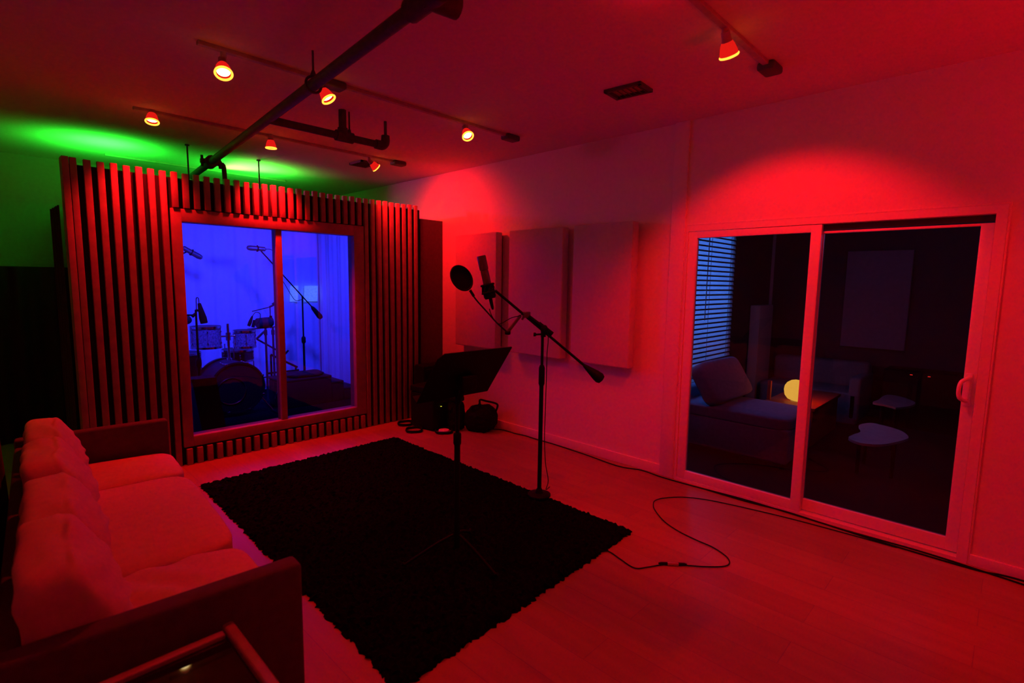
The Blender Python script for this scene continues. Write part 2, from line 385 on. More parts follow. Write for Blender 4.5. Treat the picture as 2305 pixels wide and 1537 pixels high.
h = pl(2.93); obj('hanger_rod', MB().cyl(h, (h.x, h.y, CZ), .006).torus(h, (.09, 1, 0), .043, .007).cyl(h+Vector((0, 0, .04)), h+Vector((0, 0, .075)), .02, .008), M['pipe'], t)
for (x, y, lab) in ((1.524, 5.817, 'thin hanger rod above the left half of the booth'), (2.231, 5.964, 'thin hanger rod above the middle of the booth')):
    o = tag(obj('hanger_rod', MB().cyl((x, y, 2.40), (x, y, CZ), .007).cyl((x, y, CZ-.012), (x, y, CZ), .02).cyl((x, y, 2.40), (x, y, 2.43), .014, n=6), M['pipe']), lab, 'rod')

def vent(cx, cy, wx, wy, rot, label):
    t = thing('ceiling_vent', label, 'vent', (cx, cy, CZ))
    Rm = Matrix.Rotation(rot, 3, 'Z')
    def T(v): return Rm @ Vector(v)+Vector((cx, cy, CZ))
    f = MB()
    for lo, hi in (((-wx, -wy, -.02), (wx, -wy+.02, 0)), ((-wx, wy-.02, -.02), (wx, wy, 0)), ((-wx, -wy, -.02), (-wx+.02, wy, 0)), ((wx-.02, -wy, -.02), (wx, wy, 0))):
        c = (Vector(lo)+Vector(hi))/2; h = (Vector(hi)-Vector(lo))/2; cc = T(c)
        f.box(cc-h, cc+h, None if not rot else Rm)
    obj('frame', f, M['vent'], t)
    l = MB()
    for i in range(6):
        yy = -wy+.04+i*(2*wy-.08)/5; cc = T((0, yy, -.012)); l.box(cc-Vector((wx-.02, .014, .0015)), cc+Vector((wx-.02, .014, .0015)), Rm @ Matrix.Rotation(.5, 3, 'X'))
    obj('louver', l, M['vent'], t)
    return t
vent(3.07, 1.945, .09, .13, .08, 'dark louvered air vent in the ceiling near the door side spotlight')
vent(3.05, 5.22, .10, .13, .0, 'smaller looking air vent on the ceiling behind the tilted spotlight')

# green up-lights on booth roof
for x, y, lab in ((.98, 6.35, 'green floodlight on the booth roof, left of the pipe'), (2.35, 6.4, 'green floodlight glinting between slat tops on the booth roof')):
    t = thing('green_floodlight', lab, 'floodlight', (x, y, 2.40), 'green floodlights on the booth roof')
    obj('yoke', MB().cyl((x, y, 2.40), (x, y, 2.45), .012).lathe([(.05, 0), (.05, .012)], (x, y, 2.40)), M['plastic'], t)
    obj('housing', MB().lathe([(.03, 0), (.055, .02), (.055, .05), (.048, .055)], (x, y, 2.43)), M['plastic'], t)
    obj('bulb', MB().lathe([(.045, .056), (.04, .07), (.02, .08), (.004, .083)], (x, y, 2.43)), M['green'], t)
    L = bpy.data.lights.new('green_glow', 'SPOT'); L.energy = 62; L.spot_size = math.radians(168); L.spot_blend = .8; L.color = (.02, 1, .03); L.shadow_soft_size = .06
    o = bpy.data.objects.new('green_glow', L); COL.objects.link(o); o.location = (0, 0, .125); o.rotation_euler = (PI-.25, 0, 0); o.parent = t

# ------------------------------------------------------------------ rug
def rugfn():
    c00, c10, c11, c01 = Vector((1.05, 1.60)), Vector((2.87, 1.655)), Vector((2.90, 4.44)), Vector((1.115, 4.40))
    nu, nv = 130, 200
    def P(u, v):
        p = (c00*(1-u)+c10*u)*(1-v)+(c01*(1-u)+c11*u)*v
        e = min(u*1.8, (1-u)*1.8, v*2.8, (1-v)*2.8)
        j = .006 if e > .02 else .013
        q = p+Vector((random.uniform(-j, j), random.uniform(-j, j)))
        z = random.uniform(.012, .034) if e > 1e-6 else .002
        if 1e-6 < e < .025: z = random.uniform(.008, .024)
        return (q.x, q.y, z)
    return MB().sheet(P, nu, nv)
tag(obj('shag_rug', rugfn(), M['rug'], smooth=0), 'large black shag rug under the microphone stand', 'rug')

# ------------------------------------------------------------------ sofa (local u = front, v = along)
P0 = Vector((.716, 1.667, 0)); US = Vector((.9981, -.0612, 0)); VS = Vector((.0612, .9981, 0))
RS = Matrix((US, VS, Vector((0, 0, 1)))).transposed()
def sl_(u, v, z): return P0+US*u+VS*v+Vector((0, 0, z))
def sbox(mb, lo, hi, bev=.0):
    c = (Vector(lo)+Vector(hi))/2; h = (Vector(hi)-Vector(lo))/2; cc = sl_(*c)
    return mb.box(cc-h, cc+h, RS, bev)
LEN = 2.49
t = thing('sofa', 'long sofa with four back cushions facing the rug', 'sofa', sl_(-.4, LEN/2, 0))
for v0 in (0, LEN-.085):
    obj('arm', sbox(MB(), (-.76, v0, .11), (0, v0+.085, .64), .016), M['sofa_shaded'], t)
obj('seat_base', sbox(MB(), (-.74, .085, .12), (-.03, LEN-.085, .28), .01), M['sofa_shaded'], t)
obj('backrest', sbox(MB(), (-.76, .085, .12), (-.7, LEN-.085, .6), .015), M['sofa_shaded'], t)
cw = (LEN-.17)/4
for i, (va, vb) in enumerate(((.085, .755), (.755, 1.86), (1.86, LEN-.085))):
    vc = (va+vb)/2
    def fold(q, a, b, z, i=i):
        if i == 0 and z > .5:
            q.z += .010*math.sin((q.x*.7+b*.12+.05*math.sin(b*2))*50)*max(0, 1-abs(a)*.7)*(.5+.5*math.sin(a*3+1))
        elif z > .3:
            q.z += .007*noise.noise(Vector((a*1.2+i*3, b*3.5, 1)))
            if i == 1: q.z -= .010*math.exp(-((b+.08*math.sin(a*2)-.12)/.05)**2)*max(0, .4-a)
        return q
    obj('seat_cushion', MB().cushion(sl_(-.36, vc, .365), (.362, (vb-va)/2-.003, .085), p=6.5 if i != 1 else 8, R=RS, crown=.3, seed=i, cuts=22, fn=fold), M['sofa'], t)
for i in range(4):
    vc = .085+cw*(i+.5)
    Rb = RS @ Matrix.Rotation(math.radians(-3+(-1.5, 1.5, -1, 1)[i]), 3, 'Y')
    def bulge(q, a, b, z, i=i):
        if a > 0: q.x += a*(.03*(1-b*b)*(1-z*z)-.055*max(0, z+.15)-.01*z)
        q.z += .012*noise.noise(Vector((a*1.5, b*2+i*4, z*2)))+(.012, -.012, .012, -.004)[i]*max(0, z)
        q.x += .012*noise.noise(Vector((b*2.6+i*5, z*2.6, 2)))
        if z < .6: q.x += .005*math.sin((z*2+b*.8+i)*9)*max(0, a)*(1-b*b)
        return q
    obj('back_cushion', MB().cushion(sl_(-.592, vc, .60), (.112, cw/2-.001, .175), p=7, R=Rb, cuts=18, seed=i+10, fn=bulge), M['sofa'], t)
for (u, v) in ((-.06, .05), (-.06, LEN-.05), (-.7, .05), (-.7, LEN-.05)):
    a = sl_(u, v, 0); obj('leg', MB().cyl(a, a+Vector((0, 0, .125)), .018, .026), M['wood_dark'], t)
# draped cloth behind sofa
def drp(u, v):
    s = u*2; z = .01+.84*v
    ww = .022*math.sin(u*40+math.sin(u*13)*2)*(1.2-.6*v)+.012*math.sin(u*91)*(1-v*.5)
    q = sl_(-.835+ww+.012*(1-v), .35+2.02*u, z+.012*math.sin(u*11)*v)
    return q
dm = MB().sheet(drp, 150, 10)
def drp2(u, v):
    q = drp(v, 1.); return (q[0]-u*.3, q[1]+.005*math.sin(v*60), q[2]-.05*u*u)
dm.sheet(drp2, 4, 150)
tag(obj('draped_cloth', dm, M['drape'], smooth=70), 'dark reddish cloth hanging in folds behind the sofa back', 'cloth')
tag(obj('low_cabinet', MB().box(sl_(-1.2, .45, 0), sl_(-.95, 2.3, .76), bev=.01), M['case']), 'dark low cabinet under the draped cloth behind the sofa', 'cabinet')

# side curtain left of booth
curtain('black_curtain', (.478, 5.6, 0), (.492, 5.15, 0), .01, 2.12, .008, 5, M['black_curtain'], 'black curtain hanging beside the left edge of the slatted booth')

curtain('black_curtain', (-.95, 6.75, 0), (.70, 6.75, 0), .01, 1.68, .03, 6, M['black_curtain'], 'low black curtain in the dark behind the sofa, left of the booth')

# ------------------------------------------------------------------ glass topped table at lower left
t = thing('side_table', 'low dark glass topped table against the near sofa arm, reflecting a lamp', 'table', (.12, 1.2, 0))
tz = .55; x0, x1, y0, y1 = -.42, .487, .78, 1.628
f = MB().box((x0, y1-.03, tz-.06), (x1-.036, y1, tz), bev=.004).box((x0, y0, tz-.06), (x1-.036, y0+.03, tz), bev=.004).box((x0, y0, tz-.06), (x0+.035, y1, tz), bev=.004)
obj('frame', f, M['wood_dark'], t)
obj('side_rail', MB().box((x1-.032, y0-.02, tz-.06), (x1, y1+.02, tz+.006), bev=.008), M['wood_dark'], t)
obj('glass_top', MB().box((x0+.03, y0+.025, tz-.02), (x1-.03, y1-.025, tz-.012)), M['glass_dark'], t)
for (x, y) in ((x0+.03, y0+.03), (x0+.03, y1-.03), (x1-.03, y0+.03), (x1-.03, y1-.03)):
    obj('leg', MB().box((x-.02, y-.02, 0), (x+.02, y+.02, tz-.05), bev=.004), M['wood_dark'], t)

# ------------------------------------------------------------------ microphone stand
B = Vector((2.82, 2.42, 0)); SR = Vector((.651, -.759, 0))      # SR: along the boom
FW = Vector((-.759, -.651, 0))
def ms(s, z, d=0.): return B+SR*s+Vector((0, 0, z))+FW*d
t = thing('microphone_stand', 'tall black boom microphone stand on the rug', 'microphone stand', B)
obj('base', MB().lathe([(.085, .035), (.085, .046), (.07, .052), (.03, .056), (.02, .085)], B, n=32), M['black'], t)
obj('lower_pole', MB().cyl(ms(0, .06), ms(0, .9), .0155), M['black'], t)
obj('height_clutch', MB().lathe([(.017, 0), (.022, .015), (.022, .13), (.015, .15)], ms(0, .86)), M['black'], t)
obj('upper_pole', MB().cyl(ms(0, .95), ms(0, 1.25), .0105), M['black'], t)
sw = obj('boom_clutch', MB().cyl(ms(.005, 1.215), ms(.005, 1.29), .018).cyl(ms(.01, 1.275, -.025), ms(.01, 1.275, .045), .026).cyl(ms(-.03, 1.31), ms(.07, 1.235), .017), M['plastic'], t)
obj('knob', MB().lathe([(.012, 0), (.02, .01), (.02, .03), (.01, .035)], ms(.01, 1.275, .04), FW, 10).cyl(ms(.005, 1.235), ms(-.06, 1.23), .007).lathe([(.008, 0), (.014, .006), (.014, .02)], ms(-.045, 1.231), -SR, 8), M['plastic'], sw)
obj('boom_arm', MB().cyl(ms(-.375, 1.565), ms(.335, .99), .0095).cyl(ms(-.12, 1.372), ms(.0, 1.285), .0135), M['black'], t)
obj('boom_tip', MB().cyl(ms(-.345, 1.545), ms(-.395, 1.568), .013).cyl(ms(-.35, 1.55, -.015), ms(-.35, 1.55, .015), .012), M['chrome'], t)
cwd = (ms(.43, .915)-ms(.3, 1.017)); obj('counterweight', MB().lathe([(.011, 0), (.016, .02), (.036, .11), (.04, .145), (.032, .165), (.01, .172)], ms(.3, 1.017), cwd, 20), M['black'], t)
# microphone
t = thing('studio_microphone', 'large condenser microphone tilted upright in a shock mount on the boom', 'microphone', ms(-.4, 1.56))
mb_, mt_ = ms(-.392, 1.545), ms(-.447, 1.782); md = (mt_-mb_)
obj('mic_body', MB().lathe([(.022, 0), (.0285, .012), (.0285, .135), (.027, .14)], mb_, md, 24), M['mic'], t)
obj('grille', MB().lathe([(.0305, .142), (.032, .15), (.032, .236), (.031, .243), (.022, .2445)], mb_, md, 24), M['mic'], t)
sh = MB()
for k, zz in enumerate((.0, .055)):
    sh.torus(mb_+md.normalized()*(zz-.02), md, .048-.004*k, .008)
for k in range(8):
    an = k*PI/4; q = Vector((0, 0, 1)).rotation_difference(md.normalized())
    sh.cyl(mb_+md.normalized()*(-.02)+q @ Vector((.048*math.cos(an), .048*math.sin(an), 0)), mb_+md.normalized()*.035+q @ Vector((.04*math.cos(an+.5), .04*math.sin(an+.5), 0)), .006, n=6)
sh.lathe([(.036, -.065), (.044, -.05), (.044, -.015), (.032, .0), (.032, .03)], mb_, md, 20)
sh.cyl(mb_+md.normalized()*.02+SR*.035, ms(-.36, 1.56), .012)
obj('shock_mount', sh, M['plastic'], t)
obj('connector', MB().lathe([(.012, 0), (.013, .02), (.0105, .07), (.006, .085)], mb_-md.normalized()*.06, -md, 14), M['plastic'], t)
# mic cable
cb = MB().tube([ms(-.385, 1.41), ms(-.372, 1.37), ms(-.345, 1.325), ms(-.315, 1.305, .02), ms(-.29, 1.31, .02), ms(-.23, 1.345), ms(-.18, 1.36, .01), ms(-.13, 1.372, .012), ms(-.05, 1.325, .02), ms(.035, 1.25, .05), ms(.035, 1.1, .02), ms(.034, .95, .024), ms(.032, .7, .02), ms(.03, .5, .02), ms(.04, .3, .02), ms(.065, .15, .0), ms(.05, .06, -.05), ms(.08, .045, -.14)], .0032, 6, 4)
tag(obj('microphone_cable', cb, M['plastic']), 'thin black cable looping off the boom microphone and down its stand', 'cable')
# pop filter
t = thing('pop_filter', 'round black pop filter on a bent gooseneck beside the microphone', 'pop filter', ms(-.13, 1.38))
pc = ms(-.585, 1.625); pn = (FW*.62+SR*.69+Vector((0, 0, .38))).normalized()
obj('hoop', MB().torus(pc, pn, .094, .0065, 36), M['plastic'], t)
obj('mesh_screen', MB().lathe([(.092, -.002), (.092, .002)], pc, pn, 36), M['cloth'], t)
obj('gooseneck', MB().tube([ms(-.522, 1.535), ms(-.505, 1.505), ms(-.47, 1.46), ms(-.40, 1.385), ms(-.33, 1.31), ms(-.255, 1.245)], .0055, 8, 5).cyl(ms(-.525, 1.54), ms(-.497, 1.497), .010).lathe([(.012, -.02), (.016, -.01), (.016, .012), (.01, .02)], ms(-.25, 1.24), SR), M['black'], t)
obj('clamp', MB().box(ms(-.118, 1.372)-Vector((.022, .022, .022)), ms(-.118, 1.372)+Vector((.022, .022, .022)), bev=.005).cyl(ms(-.15, 1.335), ms(-.12, 1.38), .008).cyl(ms(-.25, 1.245), ms(-.16, 1.365), .0115), M['mic'], t)

# ------------------------------------------------------------------ music stand
TL, TR, BR_, BL = [Vector(p) for p in ((1.562, 1.994, 1.245), (2.055, 1.981, 1.245), (2.061, 2.185, .964), (1.568, 2.198, .964))]
nn = (TR-TL).cross(BL-TL).normalized()
if nn.y > 0: nn = -nn
mc = (TL+TR+BR_+BL)/4; base = Vector((1.812, 2.16, 0))
t = thing('music_stand', 'black music stand with a tilted flat desk in front of the boom microphone', 'music stand', base)
def quad(mb, p, th):
    o = nn*th; return mb.geo([q for q in p]+[q+o for q in p], [(3, 2, 1, 0), (4, 5, 6, 7), (0, 1, 5, 4), (1, 2, 6, 5), (2, 3, 7, 6), (3, 0, 4, 7)])
ux = (TR-TL).normalized(); uy = (TL-BL).normalized()
pts = [TL+ux*.03, TR-ux*.004, TR-uy*.004, BR_, BL, TL-uy*.03]
dk = MB().geo([q for q in pts]+[q-nn*.004 for q in pts], [(0, 1, 2, 3, 4, 5), (11, 10, 9, 8, 7, 6)]+[(i, (i+1) % 6, 6+(i+1) % 6, 6+i) for i in range(6)])
obj('desk', dk, M['black'], t)
obj('ledge', quad(MB(), [BL, BR_, BR_+uy*.006, BL+uy*.006], -.05), M['black'], t)
bk = mc+nn*.03-uy*.03
obj('tilt_bracket', MB().box(bk-Vector((.05, .03, .04)), bk+Vector((.05, .03, .04)), bev=.01).cyl((base.x, base.y, .93), bk, .014), M['black'], t)
obj('upper_tube', MB().cyl((base.x, base.y, .55), (base.x, base.y, 1.06), .0115), M['black'], t)
obj('lower_tube', MB().cyl((base.x, base.y, .1), (base.x, base.y, .75), .017).lathe([(.018, 0), (.022, .01), (.022, .06), (.018, .07)], (base.x, base.y, .70)), M['black'], t)
for k in range(3):
    an = .6+k*2*PI/3; d = Vector((math.cos(an), math.sin(an), 0))
    obj('leg', MB().tube([base+Vector((0, 0, .18))+d*.02, base+d*.12+Vector((0, 0, .14)), base+d*.3+Vector((0, 0, .047))], .0085, 8, 4).cyl(base+d*.285+Vector((0, 0, .045)), base+d*.31+Vector((0, 0, .06)), .0095), M['black'], t)

# ------------------------------------------------------------------ acoustic panels
for (y0, y1, lab) in ((3.955, 4.62, 'pale fabric acoustic panel nearest the booth, brightest lit'), (3.07, 3.77, 'pale fabric acoustic panel in the middle of the right wall'), (2.33, 2.95, 'pale fabric acoustic panel closest to the sliding door')):
    t = thing('acoustic_panel', lab, 'acoustic panel', (XR, (y0+y1)/2, .88), 'acoustic panels on the right wall')
    obj('fabric_front', MB().box((3.838, y0, .88), (3.93, y1, 2.12), bev=.012), M['panel'], t)
    obj('back_frame', MB().box((3.925, y0+.03, .91), (XR+.013, y1-.03, 2.09)), M['case'], t)

# ------------------------------------------------------------------ gear heap in the corner
t = thing('equipment_case', 'black equipment case with a tiny yellow light in the corner', 'case', (3.42, 4.52, 0))
Rz = Matrix.Rotation(.15, 3, 'Z')
obj('case_body', MB().box((3.29, 4.38, .012), (3.65, 4.72, .40), Rz, .015), M['plastic'], t)
obj('lid', MB().box((3.285, 4.375, .402), (3.655, 4.725, .47), Rz, .012), M['plastic'], t)
obj('carry_handle', MB().tube([(3.36, 4.375, .3), (3.38, 4.34, .31), (3.48, 4.34, .31), (3.5, 4.38, .3)], .009, 8, 3), M['black'], t)
obj('indicator_light', MB().box((3.425, 4.355, .258), (3.437, 4.368, .262), bev=.001), M['led_y'], t)
t = thing('instrument_amplifier', 'tall black amplifier standing in the dark corner behind the music stand', 'amplifier', (3.69, 4.85, 0))
obj('cabinet', MB().box((3.5, 4.77, 0), (3.88, 4.95, .64), None, .02), M['cloth'], t)
obj('grille_cloth', MB().box((3.53, 4.762, .06), (3.85, 4.772, .48), None, .003), M['cloth'], t)
obj('control_panel', MB().box((3.53, 4.762, .51), (3.85, 4.773, .60), None, .003), M['black'], t)
def bagfn(q, a, b, z):
    k = 1-.35*max(0, z)**2; q.x *= k; q.y *= k
    q.z += .03*noise.noise(Vector((a*2, b*2, 3)))+.02*noise.noise(Vector((a*5, b*5, 1)))
    q.x += .02*noise.noise(Vector((b*4, z*4, 7))); return q
t = thing('gear_bag', 'slumped black bag with raised straps against the right wall base', 'bag', (3.74, 4.06, 0))
obj('bag_body', MB().cushion((3.75, 4.07, .135), (.15, .17, .135), p=3.5, fn=bagfn, cuts=16, R=Matrix.Rotation(.5, 3, 'Z')), M['cloth'], t)
obj('strap', MB().tube([(3.70, 4.02, .25), (3.69, 4.03, .345), (3.74, 3.99, .335), (3.83, 3.93, .305), (3.86, 3.93, .27), (3.86, 3.96, .2)], .011, 8, 4), M['cloth'], t)
obj('strap', MB().tube([(3.64, 4.1, .2), (3.63, 4.08, .27), (3.67, 4.04, .29), (3.72, 4.02, .25)], .009, 8, 4), M['cloth'], t)
t = thing('soft_case', 'dark soft case leaning between the bag and the equipment case', 'case', (3.6, 4.22, 0))
obj('case_shell', MB().cushion((3.56, 4.265, .175), (.08, .085, .175), p=4, fn=bagfn, cuts=14), M['cloth'], t)
obj('zip_flap', MB().cushion((3.56, 4.25, .345), (.07, .06, .03), p=4, cuts=8), M['cloth'], t)
def coil(x, y, R_, lab):
    pts = []
    for k in range(60):
        a = k*2*PI/15; r = R_*(1+.08*math.sin(k*1.7)); pts.append((x+r*math.cos(a), y+r*math.sin(a), .008+.006*(k//15)+.002*math.sin(k)))
    return tag(obj('cable_coil', MB().tube(pts, .0055, 6, 2), M['plastic']), lab, 'cable', 'cable coils on the floor by the booth corner')
coil(3.27, 4.80, .085, 'coiled black cable touching the foot of the slats')
coil(3.19, 4.52, .09, 'coiled black cable between the slats and the tape roll')
coil(3.395, 4.27, .095, 'black cable coil lying around the pale roll')
tag(obj('tape_roll', MB().lathe([(.055, 0), (.055, .026), (.02, .026), (.018, .02)], (3.395, 4.27, .002), n=24), M['tape']), 'pale pink lit roll lying inside a cable coil', 'tape')
# floor cables
def cable(name, pts, r, lab, z=.006, sm=6):
    return tag(obj(name, MB().tube([(p[0], p[1], p[2] if len(p) > 2 else z) for p in pts], r, 7, sm), M['plastic']), lab, 'cable')
cable('wall_cable', [(3.82, 4.02), (3.90, 3.90), (3.905, 3.7), (3.925, 3.57), (3.915, 3.4), (3.92, 3.2), (3.895, 2.8), (3.85, 2.4), (3.91, 2.2), (3.89, 2.0), (3.895, 1.73), (3.925, 1.35), (3.915, 1.0), (3.905, .8), (3.88, .44), (3.88, .05), (3.915, -.08), (3.92, -.2), (3.9, -.6)], .005, 'black cable trailing along the foot of the right wall and door')
cable('wall_cable', [(3.90, 1.62), (3.90, 1.3), (3.925, 1.05), (3.90, .7), (3.915, .3), (3.89, .0), (3.865, -.2), (3.8, -.6)], .005, 'second black cable bunched along the sliding door sill')
cable('floor_cable', [(2.50, 1.66, .02), (2.545, 1.62), (2.52, 1.53), (2.495, 1.42), (2.56, 1.37), (2.67, 1.303), (2.80, 1.14), (2.90, 1.06), (2.985, 1.09), (3.045, 1.2), (3.06, 1.31), (3.09, 1.45), (3.15, 1.58), (3.25, 1.70), (3.33, 1.765), (3.42, 1.80), (3.52, 1.77), (3.64, 1.67), (3.725, 1.5), (3.79, 1.21), (3.83, .95), (3.85, .7), (3.87, .4)], .0035, 'thin cable looping across the floor between rug and sliding door')
t = thing('cable_connector', 'inline cable connector with a bright sleeve on the open floor', 'connector', (2.69, 1.28, 0))
ca, cbv = Vector((2.63, 1.345, .011)), Vector((2.735, 1.225, .011)); cd = (cbv-ca)
obj('plug', MB().lathe([(.004, 0), (.008, .012), (.009, .05)], ca, cd, 10), M['plastic'], t)
obj('sleeve', MB().lathe([(.0098, .05), (.0098, .112)], ca, cd, 12), M['chrome'], t)
obj('socket', MB().lathe([(.009, .112), (.008, .148), (.004, .16)], ca, cd, 10), M['plastic'], t)

# ------------------------------------------------------------------ drum kit in the booth
FZ = .08
t = thing('bass_drum', 'bass drum with dark front head and round port facing the window', 'drum', (1.966, 6.3, FZ))
kc = Vector((1.966, 6.1, .40)); Ry = Vector((0, 1, 0))
obj('shell', MB().lathe([(.272, .0), (.272, .42)], kc, Ry, 48), M['dark_drum'], t)
obj('front_head', MB().lathe([(.268, -.006), (.268, -.001)], kc, Ry, 48), M['head'], t)
obj('hoop', MB().lathe([(.270, -.02), (.287, -.02), (.287, .03), (.270, .03), (.270, -.02)], kc, Ry, 48, caps=False), M['head'], t)
obj('hoop', MB().lathe([(.270, .39), (.287, .39), (.287, .44), (.270, .44), (.270, .39)], kc, Ry, 48, caps=False), M['head'], t)
obj('port_ring', MB().torus(kc+Vector((-.065, -.012, -.03)), Ry, .145, .004, 40), M['chrome'], t)
for k in range(8):
    a = k*PI/4+.4; p = kc+Vector((math.cos(a)*.285, 0, math.sin(a)*.285))
    obj('claw', MB().box(p+Vector((-.012, -.026, -.012)), p+Vector((.012, .02, .012)), bev=.003).cyl(p+Vector((0, .0, 0)), p+Vector((0, .14, 0)), .004).cyl(p+Vector((0, .14, 0))*1, p+Vector((0, .17, 0)), .009), M['chrome'], t)
for sx in (-1, 1):
    obj('spur', MB().cyl(kc+Vector((sx*.24, .1, -.1)), Vector((kc.x+sx*.37, 6.08, FZ+.004)), .008).cyl(kc+Vector((sx*.235, .08, -.1)), kc+Vector((sx*.27, .12, -.1)), .02), M['chrome'], t)
obj('tom_mount', MB().cyl((1.98, 6.38, .66), (1.98, 6.38, 1.09), .014).cyl((1.86, 6.38, .95), (2.1, 6.38, .95), .011).cyl((1.98, 6.38, .9), (1.98, 6.38, .99), .026).lathe([(.03, 0), (.03, .03)], (1.98, 6.38, .665)), M['chrome'], t)
def tom(x, y, z0, z1, r, lab, m, name='tom_drum', grp='tom drums', legs=0):
    t = thing(name, lab, 'drum', (x, y, z0), grp)
    obj('shell', MB().lathe([(r, 0), (r, z1-z0)], (x, y, z0), n=36), m, t)
    for zz, nm in ((z1-.018, 'top_hoop'), (z0-.006, 'bottom_hoop')):
        obj(nm, MB().lathe([(r+.001, 0), (r+.009, 0), (r+.009, .024), (r+.001, .024), (r+.001, 0)], (x, y, zz), n=36, caps=False), M['chrome'], t)
    obj('top_head', MB().lathe([(r, 0), (r, .004)], (x, y, z1), n=36), M['head'], t)
    for k in range(6):
        a = k*PI/3+.35; c, s = math.cos(a), math.sin(a); px, py = x+(r+.008)*c, y+(r+.008)*s
        obj('lug', MB().cyl((px, py, z0+.01), (px, py, z1-.01), .0035, n=6).lathe([(.004, -.012), (.01, -.006), (.01, .006), (.004, .012)], (px, py, z1-.055), n=8).lathe([(.004, -.012), (.01, -.006), (.01, .006), (.004, .012)], (px, py, z0+.055), n=8), M['chrome'], t)
    for k in range(legs):
        a = k*2*PI/3; px, py = x+(r+.012)*math.cos(a), y+(r+.012)*math.sin(a)
        obj('leg', MB().cyl((px, py, FZ), (px, py, z0+.2), .007).cyl((px, py, FZ), (px, py, FZ+.03), .013), M['chrome'], t)
    return t
tom(1.765, 6.42, .83, 1.065, .15, 'larger sparkle mounted tom drum on the left above the bass drum', M['shell'])
tom(2.165, 6.42, .805, 1.0, .115, 'smaller sparkle mounted tom drum on the right above the bass drum', M['shell'])
tom(1.62, 6.82, .35, .74, .19, 'dark floor tom behind the left side of the bass drum', M['dark_drum'], 'floor_tom', None, 3)
tom(2.2, 6.78, .60, .74, .17, 'dark snare drum behind the smaller tom', M['dark_drum'], 'snare_drum', None, 3)
# stands
def stand(name, lab, x, y, ztop, legr=.28, r=.012, cat='stand', legz=.3, m='black', n0=.5):
    t = thing(name, lab, cat, (x, y, FZ))
    obj('pole', MB().cyl((x, y, FZ+.08), (x, y, ztop), r*.7).cyl((x, y, FZ+.08), (x, y, FZ+.55*(ztop-FZ)), r), M[m], t)
    obj('clutch', MB().lathe([(r*1.2, 0), (r*1.9, .015), (r*1.9, .07), (r*1.1, .09)], (x, y, FZ+.53*(ztop-FZ))), M[m], t)
    for k in range(3):
        a = n0+k*2*PI/3; d = Vector((math.cos(a)*legr, math.sin(a)*legr, 0)); b0 = Vector((x, y, 0))
        obj('leg', MB().cyl(b0+Vector((0, 0, FZ+legz)), b0+d+Vector((0, 0, FZ+.01)), .008).cyl(b0+d*.55+Vector((0, 0, FZ+legz*.45)), b0+Vector((0, 0, FZ+.12)), .005).lathe([(.012, 0), (.012, .025)], b0+d+Vector((0, 0, FZ))), M[m], t)
    return t
bt = stand('boom_stand', 'boom stand right of the mullion holding the overhead microphone', 2.945, 6.6, 1.39, .16, .014, 'microphone stand', .36)
obj('boom_arm', MB().cyl((2.44, 6.56, 1.93), (3.09, 6.56, 1.20), .008).cyl((2.60, 6.56, 1.755), (2.68, 6.56, 1.66), .016), M['black'], bt)
obj('counterweight', MB().lathe([(.012, 0), (.024, .03), (.036, .17), (.025, .2)], (3.045, 6.56, 1.25), (.13, 0, -.16)), M['black'], bt)
def bigmic(x, y, z, d, lab, m='mic', s=1.):
    t = thing('overhead_microphone', lab, 'microphone', (x, y, z)); d = Vector(d).normalized()
    obj('mic_body', MB().lathe([(.012, -.1*s), (.026*s, -.085*s), (.028*s, .02*s)], (x, y, z), d, 18), M[m], t)
    obj('grille', MB().lathe([(.03*s, .02*s), (.031*s, .08*s), (.024*s, .11*s), (.008, .12*s)], (x, y, z), d, 18), M[m], t)
    obj('swivel_clip', MB().cyl((x, y, z), (x+.0, y, z-.035), .012).torus((x, y, z), d, .033*s, .006), M['plastic'], t)
    return t
bigmic(2.40, 6.56, 1.955, (-1, 0, .03), 'overhead microphone lying level at the tip of the boom, centre of the booth')
bigmic(1.705, 6.56, 1.875, (.85, 0, -.5), 'overhead microphone angled down at the left edge of the booth window')
bt = stand('boom_stand', 'boom stand at the left of the booth carrying the angled overhead microphone', 1.36, 6.62, 1.75, .3, .012, 'microphone stand')
obj('boom_arm', MB().cyl((1.2, 6.57, 1.62), (1.70, 6.57, 1.90), .008), M['black'], bt)
tag(obj('overhead_cable', MB().tube([(2.5, 6.56, 1.955), (2.56, 6.56, 1.95), (2.6, 6.56, 1.90), (2.585, 6.56, 1.8), (2.6, 6.57, 1.7), (2.7, 6.57, 1.56), (2.79, 6.57, 1.40), (2.85, 6.58, 1.33), (2.93, 6.59, 1.34)], .004, 6, 4), M['plastic']), 'thin cable hanging from the level overhead microphone along its boom', 'cable')
stand('straight_stand', 'thin straight stand just right of the booth mullion', 2.755, 6.78, 1.4, .08, .01, 'stand', .38, 'black', .1)
tag(obj('folding_stool', MB().cyl((2.64, 6.9, .62), (2.98, 6.9, .42), .014).cyl((2.70, 6.88, .50), (2.86, 6.88, .66), .012).cyl((2.80, 6.9, .09), (2.80, 6.9, .5), .016).cyl((2.6, 6.9, .38), (3.0, 6.9, .38), .012).cyl((2.96, 6.9, .09), (2.96, 6.9, .44), .012).cyl((2.64, 6.9, .09), (2.64, 6.9, .62), .012), M['black']), 'crossed black bars of a folded stool low behind the stands', 'stool')
